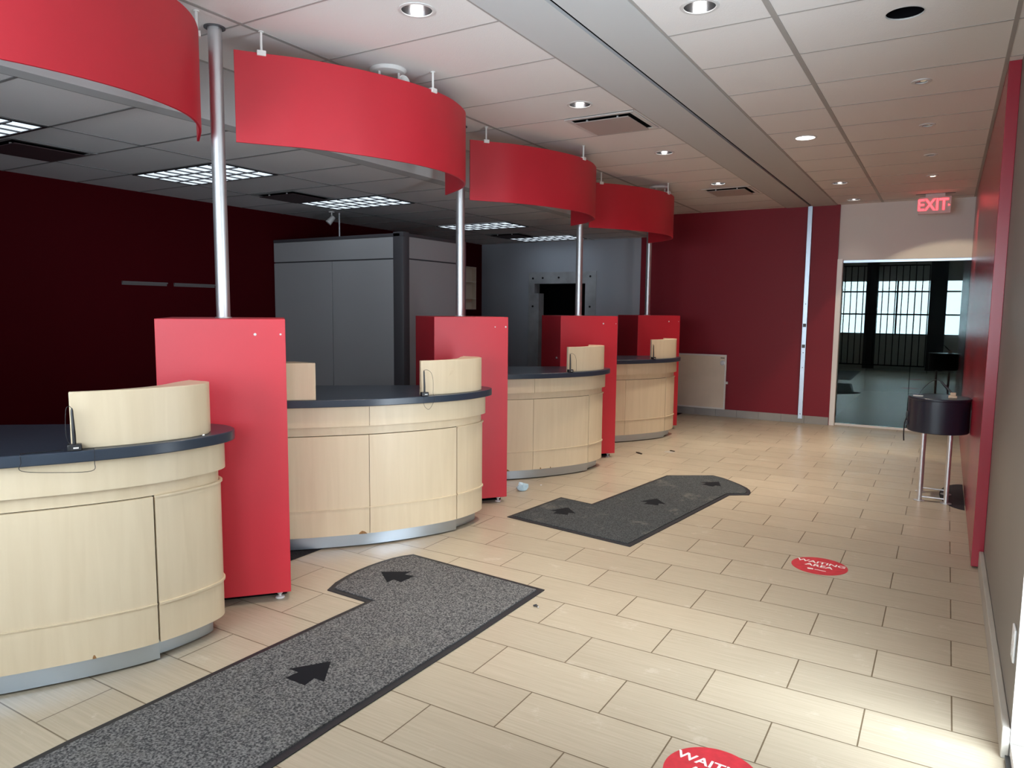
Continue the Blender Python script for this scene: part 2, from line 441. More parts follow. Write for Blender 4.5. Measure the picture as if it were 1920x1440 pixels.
# side window whose bright glass shows at the right edge
struct('wall_right.002', MB().box(XR+.002,XR+.10,YF,2.845,0,.06).box(XR+.002,XR+.10,YF,2.845,2.1,3.2).box(XR+.002,XR+.10,YF,2.25,.06,2.6), M['white'])
struct('trim_7', MB().box(XR-.012,XR+.01,2.30,2.835,0,.022), M['black'])

# ------------------------------------------------------------------ glass screen
w1 = MB().box(-1.212,-.372,YG-.012,YG,.03,2.145)
struct('window_1', w1, M['glass'])
struct('window_1.001', MB().box(-.366,XP+.03,YG+.004,YG+.016,.03,2.145), M['glass'])
struct('window_1.002', MB().box(-1.285,-1.212,YG-.10,YG+.02,0,2.19).box(-1.212,.40,YG-.03,YG+.02,0,.028), M['brightwhite'], bevel=.003)
struct('window_1.003', MB().box(-1.212,.40,YG-.03,YG+.02,2.145,2.176), M['alum'])

# slotted wall channel between the two red walls
struct('trim_8', MB().box(-1.665,-1.605,YB-.035,YB-.0065,.06,HC), M['alum'], bevel=.004)
sl = MB()
for z in (1.30,1.02): sl.box(-1.655,-1.615,YB-.038,YB-.034,z,z+.045)
for z in (.12,.75,.95,1.6): sl.box(-1.64,-1.628,YB-.038,YB-.034,z,z+.012)
struct('trim_9', sl, M['cabtrim'])

# ------------------------------------------------------------------ teller counters
FP = [(-3.45,2.86),(-3.315,2.994),(-3.195,3.115),(-3.0,3.34),(-2.88,3.525),(-2.785,3.70),(-2.72,3.86),(-2.688,4.02),(-2.69,4.19),(-2.725,4.29),(-2.80,4.35),(-2.91,4.37),(-3.05,4.33)]
FC = catmull(FP, 6)
K0 = (-3.0,3.6,0)
CS = [(-.01,-2.16),(0,0),(-.03,2.16),(-.03,4.30)]
def seg(d, i0, i1, th=.018):
    o = inset(FC, d); i = inset(FC, d+th); return o[i0:i1+1], i[i0:i1+1]
iA = nearest(inset(FC,.075),(-3.062,3.402)); iB = nearest(inset(FC,.075),(-2.793,3.93)); iE = len(FC)-1
def trimpts(pts, a, b):
    """pull the two ends of a polyline in by a and b metres"""
    pts = list(pts)
    def pull(p,q,d):
        l = math.hypot(q[0]-p[0],q[1]-p[1]); return (p[0]+(q[0]-p[0])*d/l, p[1]+(q[1]-p[1])*d/l)
    if a: pts[0] = pull(pts[0],pts[1],a)
    if b: pts[-1] = pull(pts[-1],pts[-2],b)
    return pts
def sheet(d, i0, i1, z0, z1, th=.018, ga=0., gb=0.):
    o,i = seg(d,i0,i1,th); return MB().shell(trimpts(o,ga,gb),trimpts(i,ga,gb),z0,z1)
def counter(label):
    t = thing('teller_counter', label, 'counter', K0, group='teller counters in a staggered row')
    B = lambda n,mb,m,bv=0.: build(n,mb,m,t,K0,bv)
    B('countertop', MB().prism(FC+[(-3.30,4.13),(-4.10,3.50)],.900,.945), M['slate'], .004)
    B('fascia', sheet(.045,0,iA,.772,.900,gb=.0012), M['maple']); B('fascia', sheet(.045,iA,iE,.772,.900,ga=.0012), M['maple'])
    B('reveal_band', sheet(.075,0,iE,.716,.772), M['maple'])
    B('front_panel', sheet(.066,0,iA,.254,.712,gb=.0016), M['maple']); B('front_panel', sheet(.066,iA,iB,.254,.712,ga=.0016,gb=.004), M['maple'])
    B('end_door', sheet(.066,iB,iE,.254,.710,ga=.004), M['maple'])
    B('lower_panel', sheet(.066,0,iA,.082,.249,gb=.0016), M['maple']); B('lower_panel', sheet(.066,iA,iB,.082,.249,ga=.0016,gb=.004), M['maple'])
    B('lower_panel', sheet(.066,iB,iE,.082,.249,ga=.004), M['maple'])
    B('bead', sheet(.061,0,iB,.249,.254,gb=.004), M['maple']); B('bead', sheet(.058,iB,iE,.247,.256,ga=.004), M['maple']); B('bead', sheet(.058,iB,iE,.708,.716,ga=.004), M['maple'])
    B('toe_kick', sheet(.072,0,iB,.010,.082), M['alum'])
    B('toe_kick', sheet(.115,iB,nearest(FC,(-2.725,4.29)),.010,.082), M['alum'])
    body = inset(FC,.088)
    B('carcass', MB().prism(body+[(-3.26,4.08),(-4.0,3.50),(-3.50,2.96)],.085,.899), M['core'])
    B('dark_underfill', MB().prism(inset(FC,.15)[:nearest(FC,(-2.69,4.19))+1]+[(-3.26,4.05),(-3.92,3.50),(-3.50,3.05)],.0,.085), M['void'])
    # curved privacy riser at the far end, thin where it starts and thick at the divider
    fo = catmull([(-2.858,3.655),(-2.812,3.745),(-2.762,3.86),(-2.727,3.99),(-2.717,4.09),(-2.733,4.168)],5)
    ba = catmull([(-2.787,4.222),(-2.917,4.214)],1)+catmull([(-2.885,4.13),(-2.812,3.982),(-2.808,3.841),(-2.838,3.74),(-2.880,3.668)],5)
    B('riser', MB().prism(fo+ba,.945,1.168), M['maple'], .003)
    B('riser', MB().prism([(-3.225,3.108),(-3.33,3.008),(-3.44,2.90),(-3.56,3.02),(-3.42,3.13),(-3.245,3.126)],.945,1.168), M['maple'], .003)
    return t
LC = ['maple teller counter with slate top nearest the camera, cut by the left picture edge',
      'maple teller counter standing between the nearest and second tall red dividers, chipped toe edge',
      'maple teller counter third from the camera, beside the blue wrapper on the floor',
      'farthest maple teller counter, small, next to the tan board on the back wall']
c2 = counter(LC[1])
cts = []
for k,(dx,dy) in enumerate(CS):
    cts.append(c2 if k == 1 else dup(c2,(K0[0]+dx,K0[1]+dy,0),label=LC[k]))
def chip(k, q, w, h, z0=.082, d=.0655):
    """a broken veneer spot on the front of counter k at plan point q"""
    pts = inset(FC,d); i = nearest(pts,q); a = Vector(pts[i-1]); b = Vector(pts[i+1]); e = (b-a).normalized(); c = Vector(pts[i]); nn = Vector((e.y,-e.x))
    poly = [(-w/2,0),(-w*.35,h*.6),(-w*.1,h),(w*.2,h*.75),(w*.5,0)]
    vs = []
    for off in (.0012,-.006):
        for u,v in poly:
            p = c+e*u+nn*off; vs.append((p.x-K0[0],p.y-K0[1],z0+v))
    n = len(poly)
    build('chip_mark', MB().add(vs,[tuple(range(n)),tuple(range(2*n-1,n-1,-1))]+[(i2,(i2+1)%n,n+(i2+1)%n,n+i2) for i2 in range(n)]), M['chip'], cts[k], smooth=False)
chip(1,(-3.09,3.365),.055,.020); chip(0,(-2.875,3.70),.014,.016); chip(2,(-3.03,3.45),.016,.016); chip(2,(-2.98,3.53),.012,.013); chip(2,(-3.21,3.2),.07,.020)

# ------------------------------------------------------------------ tall red dividers and their poles
BX = [(-2.811,2.514,41.3,.588),(-2.867,4.74,39.,.578),(-2.839,6.821,44.,.605),(-2.883,8.944,44.,.575)]
LD = ['tall red divider cabinet nearest the camera, behind the first maple counter',
      'tall red divider cabinet second from the camera, beside the blue wrapper',
      'tall red divider cabinet third from the camera, behind the chipped maple riser',
      'farthest tall red divider cabinet, dark, beside the tan board']
LP = ['steel pole rising from the nearest red divider to the ceiling','steel pole rising from the second red divider behind the big curved valance',
      'steel pole rising from the third red divider','short-looking steel pole on the farthest red divider']
def leveling_foot(x,y):
    return MB().lathe([(1e-5,0),(.022,0),(.024,.004),(.020,.009),(.008,.011),(.007,.020),(.012,.023),(.017,.030),(.017,.044),(1e-5,.044)],(x,y,0),20)
for k,(bx,by,th,L) in enumerate(BX):
    t = thing('divider_cabinet',LD[k],'divider',(bx,by,0),rad(90-th),'tall red dividers between the counters')
    build('cabinet_body', MB().box(-L,0,0,.62,.045,1.44), M['red'], t, bevel=.002)
    for fx in (-.055,-L+.06):
        for fy in (.05,.57): build('levelling_foot', leveling_foot(fx,fy), M['offwhite'], t)
    build('dark_underfill', MB().box(-L+.02,-.02,.085,.60,.0045,.045), M['void'], t)  # black block added to paint the shade in the gap under the divider
    caps = [(-.142,.012),(-.023,.009)] if k < 1 else [(-.105,.008),(-.02,.012)] if k == 1 else [(-.155,.014),(-.02,.008)]
    for cx,r in caps:
        build('screw_plug', MB().lathe([(1e-5,0),(r*.6,0),(r*.4,.002),(1e-5,.002)],(0,0,0),10).xf(Matrix.Translation((cx,0,1.365))@Matrix.Rotation(PI/2,4,'X')), M['offwhite'], t)
    if k in (1,2): build('lock', MB().lathe([(.012,0),(.012,.012),(1e-5,.013)],(0,0,0),12).xf(Matrix.Translation((-L,.10,1.02))@Matrix.Rotation(-PI/2,4,'Y')), M['steel'], t)
    px,py = bx-.425, by-.03
    t = thing('support_pole',LP[k],'pole',(px,py,1.44),group='steel poles on the red dividers')
    build('pole', MB().lathe([(.034,.0005),(.034,HC-1.44+.02)],(0,0,0),28), M['steel'], t)
    build('ceiling_collar', MB().ring([(.036,HC-1.44-.0005),(.052,HC-1.44-.0005),(.052,HC-1.446),(.036,HC-1.446)],(0,0,0),28), M['cabtrim'], t)
    build('base_flange', MB().ring([(.0345,.0005),(.042,.0005),(.040,.006),(.0345,.006)],(0,0,0),28), M['steel'], t)

# ------------------------------------------------------------------ curved valances hung from the ceiling
VP = [(-3.15,2.526),(-3.055,2.655),(-2.943,2.80),(-2.855,2.965),(-2.782,3.133),(-2.706,3.40),(-2.687,3.646),(-2.716,3.845),(-2.80,4.064),(-2.96,4.25),(-3.22,4.43)]
VC = catmull(VP,6)
V0 = (-3.0,3.4,HC)
VZ0,VZ1 = 2.331,2.782
VS = [(-.09,-2.0),(0,0),(-.05,2.18),(-.02,4.28)]
LV = ['curved red ceiling valance nearest the camera, cut by the top left corner','big curved red ceiling valance between the first and second steel poles',
      'curved red ceiling valance third from the camera, pink sheen at its near end','farthest and darkest curved red ceiling valance by the back wall']
t = thing('valance',LV[1],'valance',V0,group='curved red valances over the counters')
build('curved_panel', MB().shell(VC,inset(VC,.012),VZ0,VZ1), M['red'], t, V0, .001)
for q in ((-3.07,2.635),(-2.690,3.58),(-3.02,4.30)):
    i = nearest(VC,q); p = inset(VC,.006)[i]; tx = VC[i+1][0]-VC[i-1][0]; ty = VC[i+1][1]-VC[i-1][1]; a = math.atan2(ty,tx)
    r = build('hanger_rod', MB().lathe([(.0065,VZ1),(.0065,HC-.001)],(p[0],p[1],0),12).lathe([(.014,HC-.006),(.014,HC-.001)],(p[0],p[1],0),14), M['whitepl'], t, V0)
    build('clip', MB().box(-.022,.022,-.016,.016,VZ1-.014,VZ1+.012).xf(Matrix.Translation((p[0],p[1],0))@Matrix.Rotation(a,4,'Z')), M['whitepl'], r, V0, .002)
v2 = t
for k,(dx,dy) in enumerate(VS):
    if k != 1: dup(v2,(V0[0]+dx,V0[1]+dy,V0[2]),label=LV[k])

# ------------------------------------------------------------------ pens on their black stands
def pen(label, x, y, a, cord):
    o = (x,y,.945)
    t = thing('counter_pen',label,'pen',o,group='pens on the counters')
    R = Matrix.Rotation(a,4,'Z')
    build('base', MB().box(-.024,.024,-.016,.016,.0005,.026).xf(R), M['black'], t, bevel=.003)
    build('label_mark', MB().box(-.004,.014,-.0172,-.0158,.010,.015).xf(R), M['whitepl'], t)
    build('pen_barrel', MB().tube([(0,0,.024),(0,0,.06),(-.003,0,.155),(-.003,0,.165)],[.0065,.0065,.0045,.002],10).xf(R), M['black'], t)
    build('cord', MB().tube(catmull([tuple(R@Vector(p)) for p in cord],5),.0011,6), M['black'], t)
    return t
cordA = [(-.003,0,.164),(-.012,.0,.172),(-.022,-.002,.160),(-.026,-.004,.10),(-.024,-.006,.05),(-.014,-.008,.027)]
cordB = [(-.003,0,.164),(.015,-.004,.168),(.040,-.010,.150),(.052,-.014,.11),(.052,-.018,.05),(.050,-.022,.012),(.045,-.055,.0),(.030,-.078,-.03),(.0,-.074,-.075),(-.028,-.070,-.055),(-.033,-.066,-.02),(-.030,-.060,.0025),(-.026,-.03,.003),(-.012,-.006,.006)]
def penspot(k): return CS[k]
pen1 = pen('black upright pen on the nearest maple counter, thin wire hanging over the slate edge',-2.838,1.492,rad(60),cordA)
pen('black pen with a looping wire on the second maple counter',-2.822,3.645,rad(60),cordB)
pen('black pen leaning on the chipped maple riser of the third counter',-2.857,5.80,rad(60),cordB[:6])
pen('tiny black pen on the farthest maple counter',-2.857,7.94,rad(60),cordA)
# wire loop that hangs over the nearest slate edge
EO = [(x+CS[0][0],y+CS[0][1]) for x,y in inset(FC,-.010)]
ia = nearest(EO,(-2.800,1.545)); ib = nearest(EO,(-2.905,1.345)); em = EO[(ia+ib)//2]
wire = [(-2.838,1.505,.9475),(EO[ia][0]-.02,EO[ia][1]+.008,.947),(*EO[ia],.949),(*EO[ia],.90),(EO[ia][0]-.002,EO[ia][1]-.012,.866),(*em,.872),(*EO[ib],.888),(EO[ib][0]+.001,EO[ib][1],.92),(EO[ib][0]-.001,EO[ib][1]+.0,.950),(EO[ib][0]-.02,EO[ib][1]+.03,.947),(-2.875,1.47,.947)]
build('hanging_wire', MB().tube(catmull(wire,6),.0013,6), M['black'], pen1, tuple(pen1.location))
tag(build('crumb', MB().sphere((0,0,.004),.006,8,5,.6), M['whitepl'], None, loc=(-2.715,1.965,.945)),'white crumb on the slate top in front of the nearest riser','crumb')

# ------------------------------------------------------------------ lamps in the public ceiling
def downlight(label, kind):
    t = thing('downlight',label,'ceiling light',(0,0,HC),group='round recessed ceiling lights')
    build('trim_ring', MB().ring([(.072,-.0005),(.088,-.0005),(.087,-.004),(.073,-.005)],(0,0,0),40), M['offwhite'], t)
    if kind == 'lens':
        build('lens', MB().lathe([(.0725,-.002),(.05,-.006),(1e-5,-.007)],(0,0,0),40), M['lensglow'], t)
    else:
        build('reflector', MB().lathe([(.0722,.0),(.071,.03),(.062,.08),(.048,.125),(.046,.126)],(0,0,0),40,caps=False), M['chrome_dim'], t)
        build('lamp', MB().sphere((0,0,.040),.024,18,10,1.25), M['lamp'], t)
        build('housing', MB().lathe([(.0475,.126),(.0475,.16),(1e-5,.16)],(0,0,0),24,caps=False), M['void'], t)
    return t
LL = ['recessed chrome ceiling light nearest the big red valance, at the top of the picture','recessed chrome ceiling light just before the nearer square vent','recessed chrome ceiling light beyond the nearer square vent, left of the plaster band','recessed chrome ceiling light just before the farther square vent',
      'large-looking chrome ceiling light at the top, right of the plaster band','round ceiling light with a glowing white lens','recessed chrome ceiling light second from the white back wall','recessed chrome ceiling light closest to the white back wall']
d0 = downlight(LL[0],'can'); d0.location = (*DL[0],HC)
for k in range(1,8):
    if k == 5:
        l = downlight(LL[5],'lens'); l.location = (*DL[5],HC)
    else: dup(d0,(*DL[k],HC),label=LL[k])
LS = ['small dim recessed spot in the ceiling nearest the empty round hole','small dim recessed spot second from the empty round hole','small dim recessed spot third from the empty round hole','small recessed spot lit red just before the exit sign']
def eyeball():
    t = thing('eyeball_spot',LS[0],'ceiling light',(*SMALL[0],HC),group='small recessed spots along the red wall')
    build('trim_ring', MB().ring([(.0335,-.0005),(.056,-.0005),(.054,-.006),(.035,-.007)],(0,0,0),28), M['offwhite'], t)
    build('lamp_face', MB().lathe([(.0335,.002),(.022,.008),(.02,.014),(1e-5,.014)],(0,0,0),24,caps=False), M['chrome'], t)
    return t
e0 = eyeball()
for k in range(1,4): dup(e0,(*SMALL[k],HC),label=LS[k])

def vent(label, x, y, z, w, m_plate, m_frame, group):
    t = thing('air_vent',label,'air vent',(x,y,z),group=group)
    h = w/2
    f = MB()
    for a,b,c,d in ((-h,h,-h,-h+.035),(-h,h,h-.035,h),(-h,-h+.035,-h+.035,h-.035),(h-.035,h,-h+.035,h-.035)): f.box(a,b,c,d,-.010,-.0035)
    build('frame', f, m_frame, t, bevel=.002)
    build('throat', MB().box(-h+.03,h-.03,-h+.03,h-.03,-.0045,-.0035), M['ventdark'], t)
    build('face_plate', MB().box(-h+.058,h-.058,-h+.058,h-.058,-.026,-.020), m_plate, t, bevel=.002)
    for sx in (-1,1):
        for sy in (-1,1): build('bracket', MB().box(sx*.12-.006,sx*.12+.006,sy*(h-.085)-.006,sy*(h-.085)+.006,-.021,-.0045), M['offwhite'], t)
    return t
vent('square ceiling vent with a drop plate beside the plaster band, the nearer one',VENTS[0][0],VENTS[0][1],HC,.535,M['vent'],M['offwhite'],'square vents in the public ceiling')
vent('square ceiling vent with a drop plate near the back wall, the farther one',VENTS[1][0],VENTS[1][1],HC,.535,M['vent'],M['offwhite'],'square vents in the public ceiling')
for lab,y in (('burgundy drop-plate vent in the teller ceiling at the left picture edge',2.747),('burgundy drop-plate vent in the teller ceiling between the second and third louvred lights',5.115),('dark vent in the teller ceiling just before the farthest louvred light',9.26)):
    vent(lab,-5.55,y,ZL,.575,M['ventlow'],M['tbar_low'],'vents in the teller ceiling')

def troffer():
    t = thing('louvred_light','','ceiling light',(-5.30,3.93,ZL),group='louvred fluorescent lights over the tellers')
    W,Hh = .54,.285
    f = MB()
    for a,b,c,d in ((-W,W,-Hh,-Hh+.018),(-W,W,Hh-.018,Hh),(-W,-W+.018,-Hh+.018,Hh-.018),(W-.018,W,-Hh+.018,Hh-.018)): f.box(a,b,c,d,-.010,-.0035)
    build('frame', f, M['black'], t)
    build('lamp_tray', MB().box(-W+.015,W-.015,-Hh+.015,Hh-.015,-.0055,-.0037), M['tube'], t)  # weak glow painted on the tray for reflected daylight, no lit tubes
    lv = MB()
    n = 8; m_ = 3
    for i in range(1,n): 
        xx = -W+2*W*i/n; lv.box(xx-.005,xx+.005,-Hh+.018,Hh-.018,-.014,-.006)
    for j in range(1,m_):
        yy = -Hh+2*Hh*j/m_; lv.box(-W+.018,W-.018,yy-.006,yy+.006,-.014,-.006)
    build('louvre', lv, M['cabtrim'], t)
    return t
LT = ['louvred fluorescent light cut by the left picture edge','louvred fluorescent light crossed by the nearest steel pole','louvred fluorescent light above the grey cabinet','louvred fluorescent light crossed by the second steel pole','farthest louvred fluorescent light before the grey vault wall']
t0 = troffer(); t0['label'] = LT[1]
for k,y in ((0,2.155),(2,5.71),(3,8.085),(4,9.865)): dup(t0,(-5.30,y,ZL),label=LT[k])

# round spotlight clusters behind the valances
def cluster(label,x,y):
    t = thing('spotlight_cluster',label,'spotlight',(x,y,HC),group='round spotlight clusters behind the valances')
    build('canopy', MB().lathe([(.105,-.0005),(.108,-.006),(.095,-.020),(.05,-.027),(1e-5,-.028)],(0,0,0),36), M['whitepl'], t)
    for a in (20,140,260):
        ax,ay = .065*math.cos(rad(a)),.065*math.sin(rad(a))
        arm = build('arm', MB().tube([(ax,ay,-.020),(ax,ay,-.075)],.007,12), M['whitepl'], t)
        build('lamp_head', MB().lathe([(1e-5,-.035),(.022,-.035),(.030,-.01),(.034,.035),(.030,.036),(.027,.03),(1e-5,.0)],(0,0,0),20).xf(Matrix.Translation((ax+.03*math.cos(rad(a-40)),ay+.03*math.sin(rad(a-40)),-.088))@Matrix.Rotation(rad(a-40),4,'Z')@Matrix.Rotation(rad(78),4,'Y')), M['whitepl'], arm)
    return t
cl = cluster('white round spotlight cluster on the ceiling behind the big curved valance',-2.90,3.41)
dup(cl,(-2.885,8.035,HC),label='white round spotlight cluster on the ceiling behind the farthest valance')

# spotlight and conduit over the grey cabinet
t = thing('track_spot','small white spotlight on the teller ceiling above the grey cabinet','spotlight',(-6.03,6.10,ZL))
build('mount', MB().lathe([(.035,-.0035),(.033,-.016),(1e-5,-.018)],(0,0,0),20), M['offwhite'], t)
build('arm', MB().tube([(0,0,-.015),(0,0,-.075)],.008,10), M['offwhite'], t)
build('lamp_head', MB().lathe([(1e-5,-.05),(.026,-.045),(.034,.03),(.036,.05),(1e-5,.045)],(0,0,0),20).xf(Matrix.Translation((.0,-.01,-.095))@Matrix.Rotation(rad(28),4,'Y')@Matrix.Rotation(rad(150),4,'X')), M['offwhite'], t)

# ------------------------------------------------------------------ grey tall cabinet in the teller area
CX0,CX1,CY0,CY1,CT = -6.70,-4.79,5.85,6.95,2.262
o = (-5.7,6.4,0)
t = thing('storage_cabinet','tall grey storage cabinet block with charcoal corner post behind the second counter','cabinet',o)
Bc = lambda n,mb,m,bv=.0015: build(n,mb,m,t,o,bv)
Bc('carcass', MB().box(CX0,CX1-.02,CY0+.02,CY1-.02,0,CT-.03), M['cabtrim'],0)
Bc('top_rail', MB().box(CX0,CX1,CY0-.004,CY1,CT-.032,CT), M['cabtrim'])
Bc('upper_panel', MB().box(CX0,-4.93,CY0,CY0+.018,2.012,CT-.034), M['cab']); Bc('upper_panel', MB().box(CX1-.018,CX1,CY0+.09,CY1-.06,2.012,CT-.034), M['cab'])
Bc('door', MB().box(CX0,-5.798,CY0,CY0+.018,.05,1.998), M['cab']); Bc('door', MB().box(-5.786,-4.93,CY0,CY0+.018,.05,1.998), M['cab'])
Bc('side_panel', MB().box(CX1-.018,CX1,CY0+.09,CY1-.06,.05,1.998), M['cab'])
Bc('corner_post', MB().prism([(-4.925,CY0-.004),(-4.84,CY0-.004),(-4.805,CY0+.008),(-4.79+.004,CY0+.04),(-4.79+.004,CY0+.085),(-4.925,CY0+.085)],0,CT+.012), M['cabtrim'])
Bc('end_post', MB().box(CX1-.03,CX1+.012,CY1-.055,CY1,0,CT), M['alum'])
tag(build('conduit', MB().tube([(0,0,CT+.0005),(0,0,ZL-.004)],.009,10), M['dull'], None, loc=(-6.03,6.22,0)),'thin grey conduit from the top of the grey cabinet to the teller ceiling','pipe')

# ledges and pigeonhole shelf on the dark wall
for lab,y0,y1 in (('thin metal ledge on the dark burgundy wall, the left one',4.01,4.47),('thin metal ledge on the dark burgundy wall, beside the nearest steel pole',4.555,5.03)):
    xa = wl((y0+y1)/2)
    tag(build('wall_ledge', MB().box(0,.022,-(y1-y0)/2,(y1-y0)/2,0,.014).box(0,.004,-(y1-y0)/2,(y1-y0)/2,-.02,.0), M['ledge'], None, loc=(xa+.004,(y0+y1)/2,1.715)),lab,'wall ledge','thin ledges on the burgundy wall')
xa = wl(9.6)
t = thing('wall_shelf','shallow beige pigeonhole shelf on the dark wall behind the grey cabinet','shelf',(xa+.012,9.55,1.49))
f = MB().box(0,.012,-.5,.5,0,.69)
build('back_panel', f, M['tanboard'], t)
fr = MB().box(.012,.09,-.5,-.485,0,.69).box(.012,.09,.485,.5,0,.69).box(.012,.09,-.485,.485,0,.014).box(.012,.09,-.485,.485,.676,.69)
build('frame', fr, M['tanboard'], t)
for z in (.17,.44): build('shelf_board', MB().box(.012,.088,-.485,.485,z,z+.014), M['tanboard'], t)

# ------------------------------------------------------------------ vault doorway
o = (-5.3,YB,0)
t = thing('vault_door_frame','bare bolted steel vault door surround around a black opening in the grey wall','door frame',o)
s = MB().prism([(0,0),(1,0),(1,1),(0,1)],0,1); s = MB()
yv0,yv1 = YB-.012,YB+.16
s.box(VX0,-5.71,yv0,yv1,0,1.76).box(VX0,-5.79,yv0,yv1,1.76,1.915).box(VX0,VX1,yv0,yv1,1.915,VT).box(-4.885,VX1,yv0,yv1,0,1.915)
build('surround', s, M['dull'], t, o)
for bx_,bz in ((-5.82,2.0),(-5.64,2.005),(-5.35,2.008),(-5.03,2.012),(-4.80,2.02),(-5.82,1.55),(-4.80,1.55)):
    build('bolt_hole', MB().lathe([(.017,0),(.017,.005),(1e-5,.006)],(0,0,0),12).xf(Matrix.Translation((bx_,yv0,bz))@Matrix.Rotation(PI/2,4,'X')), M['black'], t, o)

# ------------------------------------------------------------------ tan framed gate board on the back wall
o = (-3.1,YB-.05,.10)
t = thing('gate_board','tan half-height board in a white frame against the red back wall','gate',o)
x0,x1,z0,z1 = -3.62,-2.645,.105,.885
build('board', MB().box(x0+.02,x1-.02,YB-.045,YB-.032,z0+.02,z1-.02), M['tanboard'], t, o)
f = MB().box(x0,x1,YB-.052,YB-.031,z0,z0+.022).box(x0,x1,YB-.052,YB-.031,z1-.022,z1).box(x0,x0+.022,YB-.052,YB-.031,z0+.022,z1-.022).box(x1-.022,x1,YB-.052,YB-.031,z0+.022,z1-.022)
build('frame', f, M['whitepl'], t, o, .002)
build('lock', MB().lathe([(.034,0),(.034,.008),(.024,.010),(.022,.022),(1e-5,.023)],(0,0,0),20).xf(Matrix.Translation((x1-.055,YB-.045,z1-.115))@Matrix.Rotation(PI/2,4,'X')), M['dull'], t, o)
build('name_plate', MB().box(x1-.085,x1-.03,YB-.047,YB-.0445,z1-.05,z1-.04), M['black'], t, o)
build('latch', MB().box(x1,x1+.030,YB-.048,YB-.034,.47,.505), M['whitepl'], t, o, .003)

# ------------------------------------------------------------------ floor mats
def arrow(cx,cy,a,s=1.):
    P = [(0,.11),(.10,-.028),(.046,-.028),(.055,-.088),(-.055,-.088),(-.046,-.028),(-.10,-.028)]
    c,sn = math.cos(a),math.sin(a)
    return [(cx+s*(x*c-y*sn),cy+s*(x*sn+y*c)) for x,y in P]
def floor_mat_thing(label, poly, m, arrows, edge):
    cx = sum(p[0] for p in poly)/len(poly); cy = sum(p[1] for p in poly)/len(poly); o = (cx,cy,0)
    t = thing('floor_mat',label,'mat',o,group='dark arrow mats on the tile floor')
    inn = shrink(poly,edge)
    build('rubber_border', MB().prism(poly,.0005,.0055), M['rubber'], t, o, .002, smooth=False)
    b = MB(); n = len(poly)
    mid = shrink(poly,edge*.8)
    build('carpet_pile', MB().prism(inn,.0055,.0105), m, t, o, smooth=False)
    for A in arrows: build('arrow_sticker', MB().prism(A,.0105,.0113), M['sticker'], t, o, smooth=False)
m1 = [(-2.50,.50),(-2.518,1.244),(-2.492,2.054),(-2.478,2.399),(-2.463,2.69),(-2.745,2.70),(-2.785,2.80),(-2.803,2.905),(-2.812,3.0),(-2.809,3.09),(-2.798,3.18),(-2.778,3.27),(-2.75,3.335),(-2.713,3.39),(-1.765,3.322),(-1.775,2.6),(-1.80,1.8),(-1.815,.50)]
floor_mat_thing('grey arrow mat in the foreground running along the nearest counter',m1,M['mat_grey'],[arrow(-2.15,2.02,0),arrow(-2.56,3.04,rad(88))],.034)
m2 = [(-2.65,4.388),(-2.572,5.093),(-2.278,5.041),(-2.112,6.312),(-1.752,6.548),(-1.645,6.49),(-1.549,6.415),(-1.455,6.325),(-1.378,6.235),(-1.335,6.16),(-1.312,6.08),(-1.306,6.0),(-1.44,5.907),(-1.645,4.242)]
floor_mat_thing('charcoal arrow mat farther off, dusty at its near corner',m2,M['mat_dark'],[arrow(-2.36,4.725,rad(10),.98),arrow(-1.885,5.34,rad(8),.98),arrow(-1.66,6.19,rad(-15),.98)],.034)

# ------------------------------------------------------------------ lettering helper
def text_mesh(body, size, bold=0., ext=.0):
    cu = D.curves.new('lettering','FONT'); cu.body = body; cu.size = size; cu.align_x = 'CENTER'; cu.align_y = 'CENTER'; cu.offset = bold; cu.extrude = ext; cu.resolution_u = 4
    ob = D.objects.new('lettering',cu); C.objects.link(ob)
    dg = bpy.context.evaluated_depsgraph_get(); dg.update()
    me = D.meshes.new_from_object(ob.evaluated_get(dg)); D.objects.remove(ob); D.curves.remove(cu)
    return me
def text_obj(name, body, size, m, parent, loc, rot=(0,0,0), bold=0., ext=.0, sx=1.):
    me = text_mesh(body,size,bold,ext); me.materials.clear(); me.materials.append(m)
    o = D.objects.new(name,me); C.objects.link(o); o.parent = parent; o.location = loc; o.rotation_euler = rot; o.scale = (sx,1,1); return o

def decal(label, x, y, a):
    t = thing('floor_decal',label,'floor sticker',(x,y,0),a,'round red waiting stickers on the floor')
    build('vinyl_disc', MB().lathe([(.155,.0005),(.155,.0012),(1e-5,.0012)],(0,0,0),56), M['decalred'], t, smooth=False)
    text_obj('lettering','WAITING',.056,M['decalwhite'],t,(0,.054,.0016),bold=.0012,sx=1.12)
    text_obj('lettering','AREA',.056,M['decalwhite'],t,(0,-.006,.0016),bold=.0012,sx=1.12)
    build('logo_mark', MB().prism([(-.052,-.072),(-.020,-.066),(-.016,-.083),(-.046,-.089)],.0013,.0016), M['decalwhite'], t, smooth=False)
    build('small_line', MB().prism([(-.010,-.074),(.052,-.074),(.052,-.080),(-.010,-.080)],.0013,.0016), M['decalwhite'], t, smooth=False)
decal('round red waiting area floor sticker seen whole, left of the red wall end',-.563,4.525,rad(-4))
decal('round red waiting area floor sticker cut by the bottom picture edge',-.566,2.235,rad(-3))

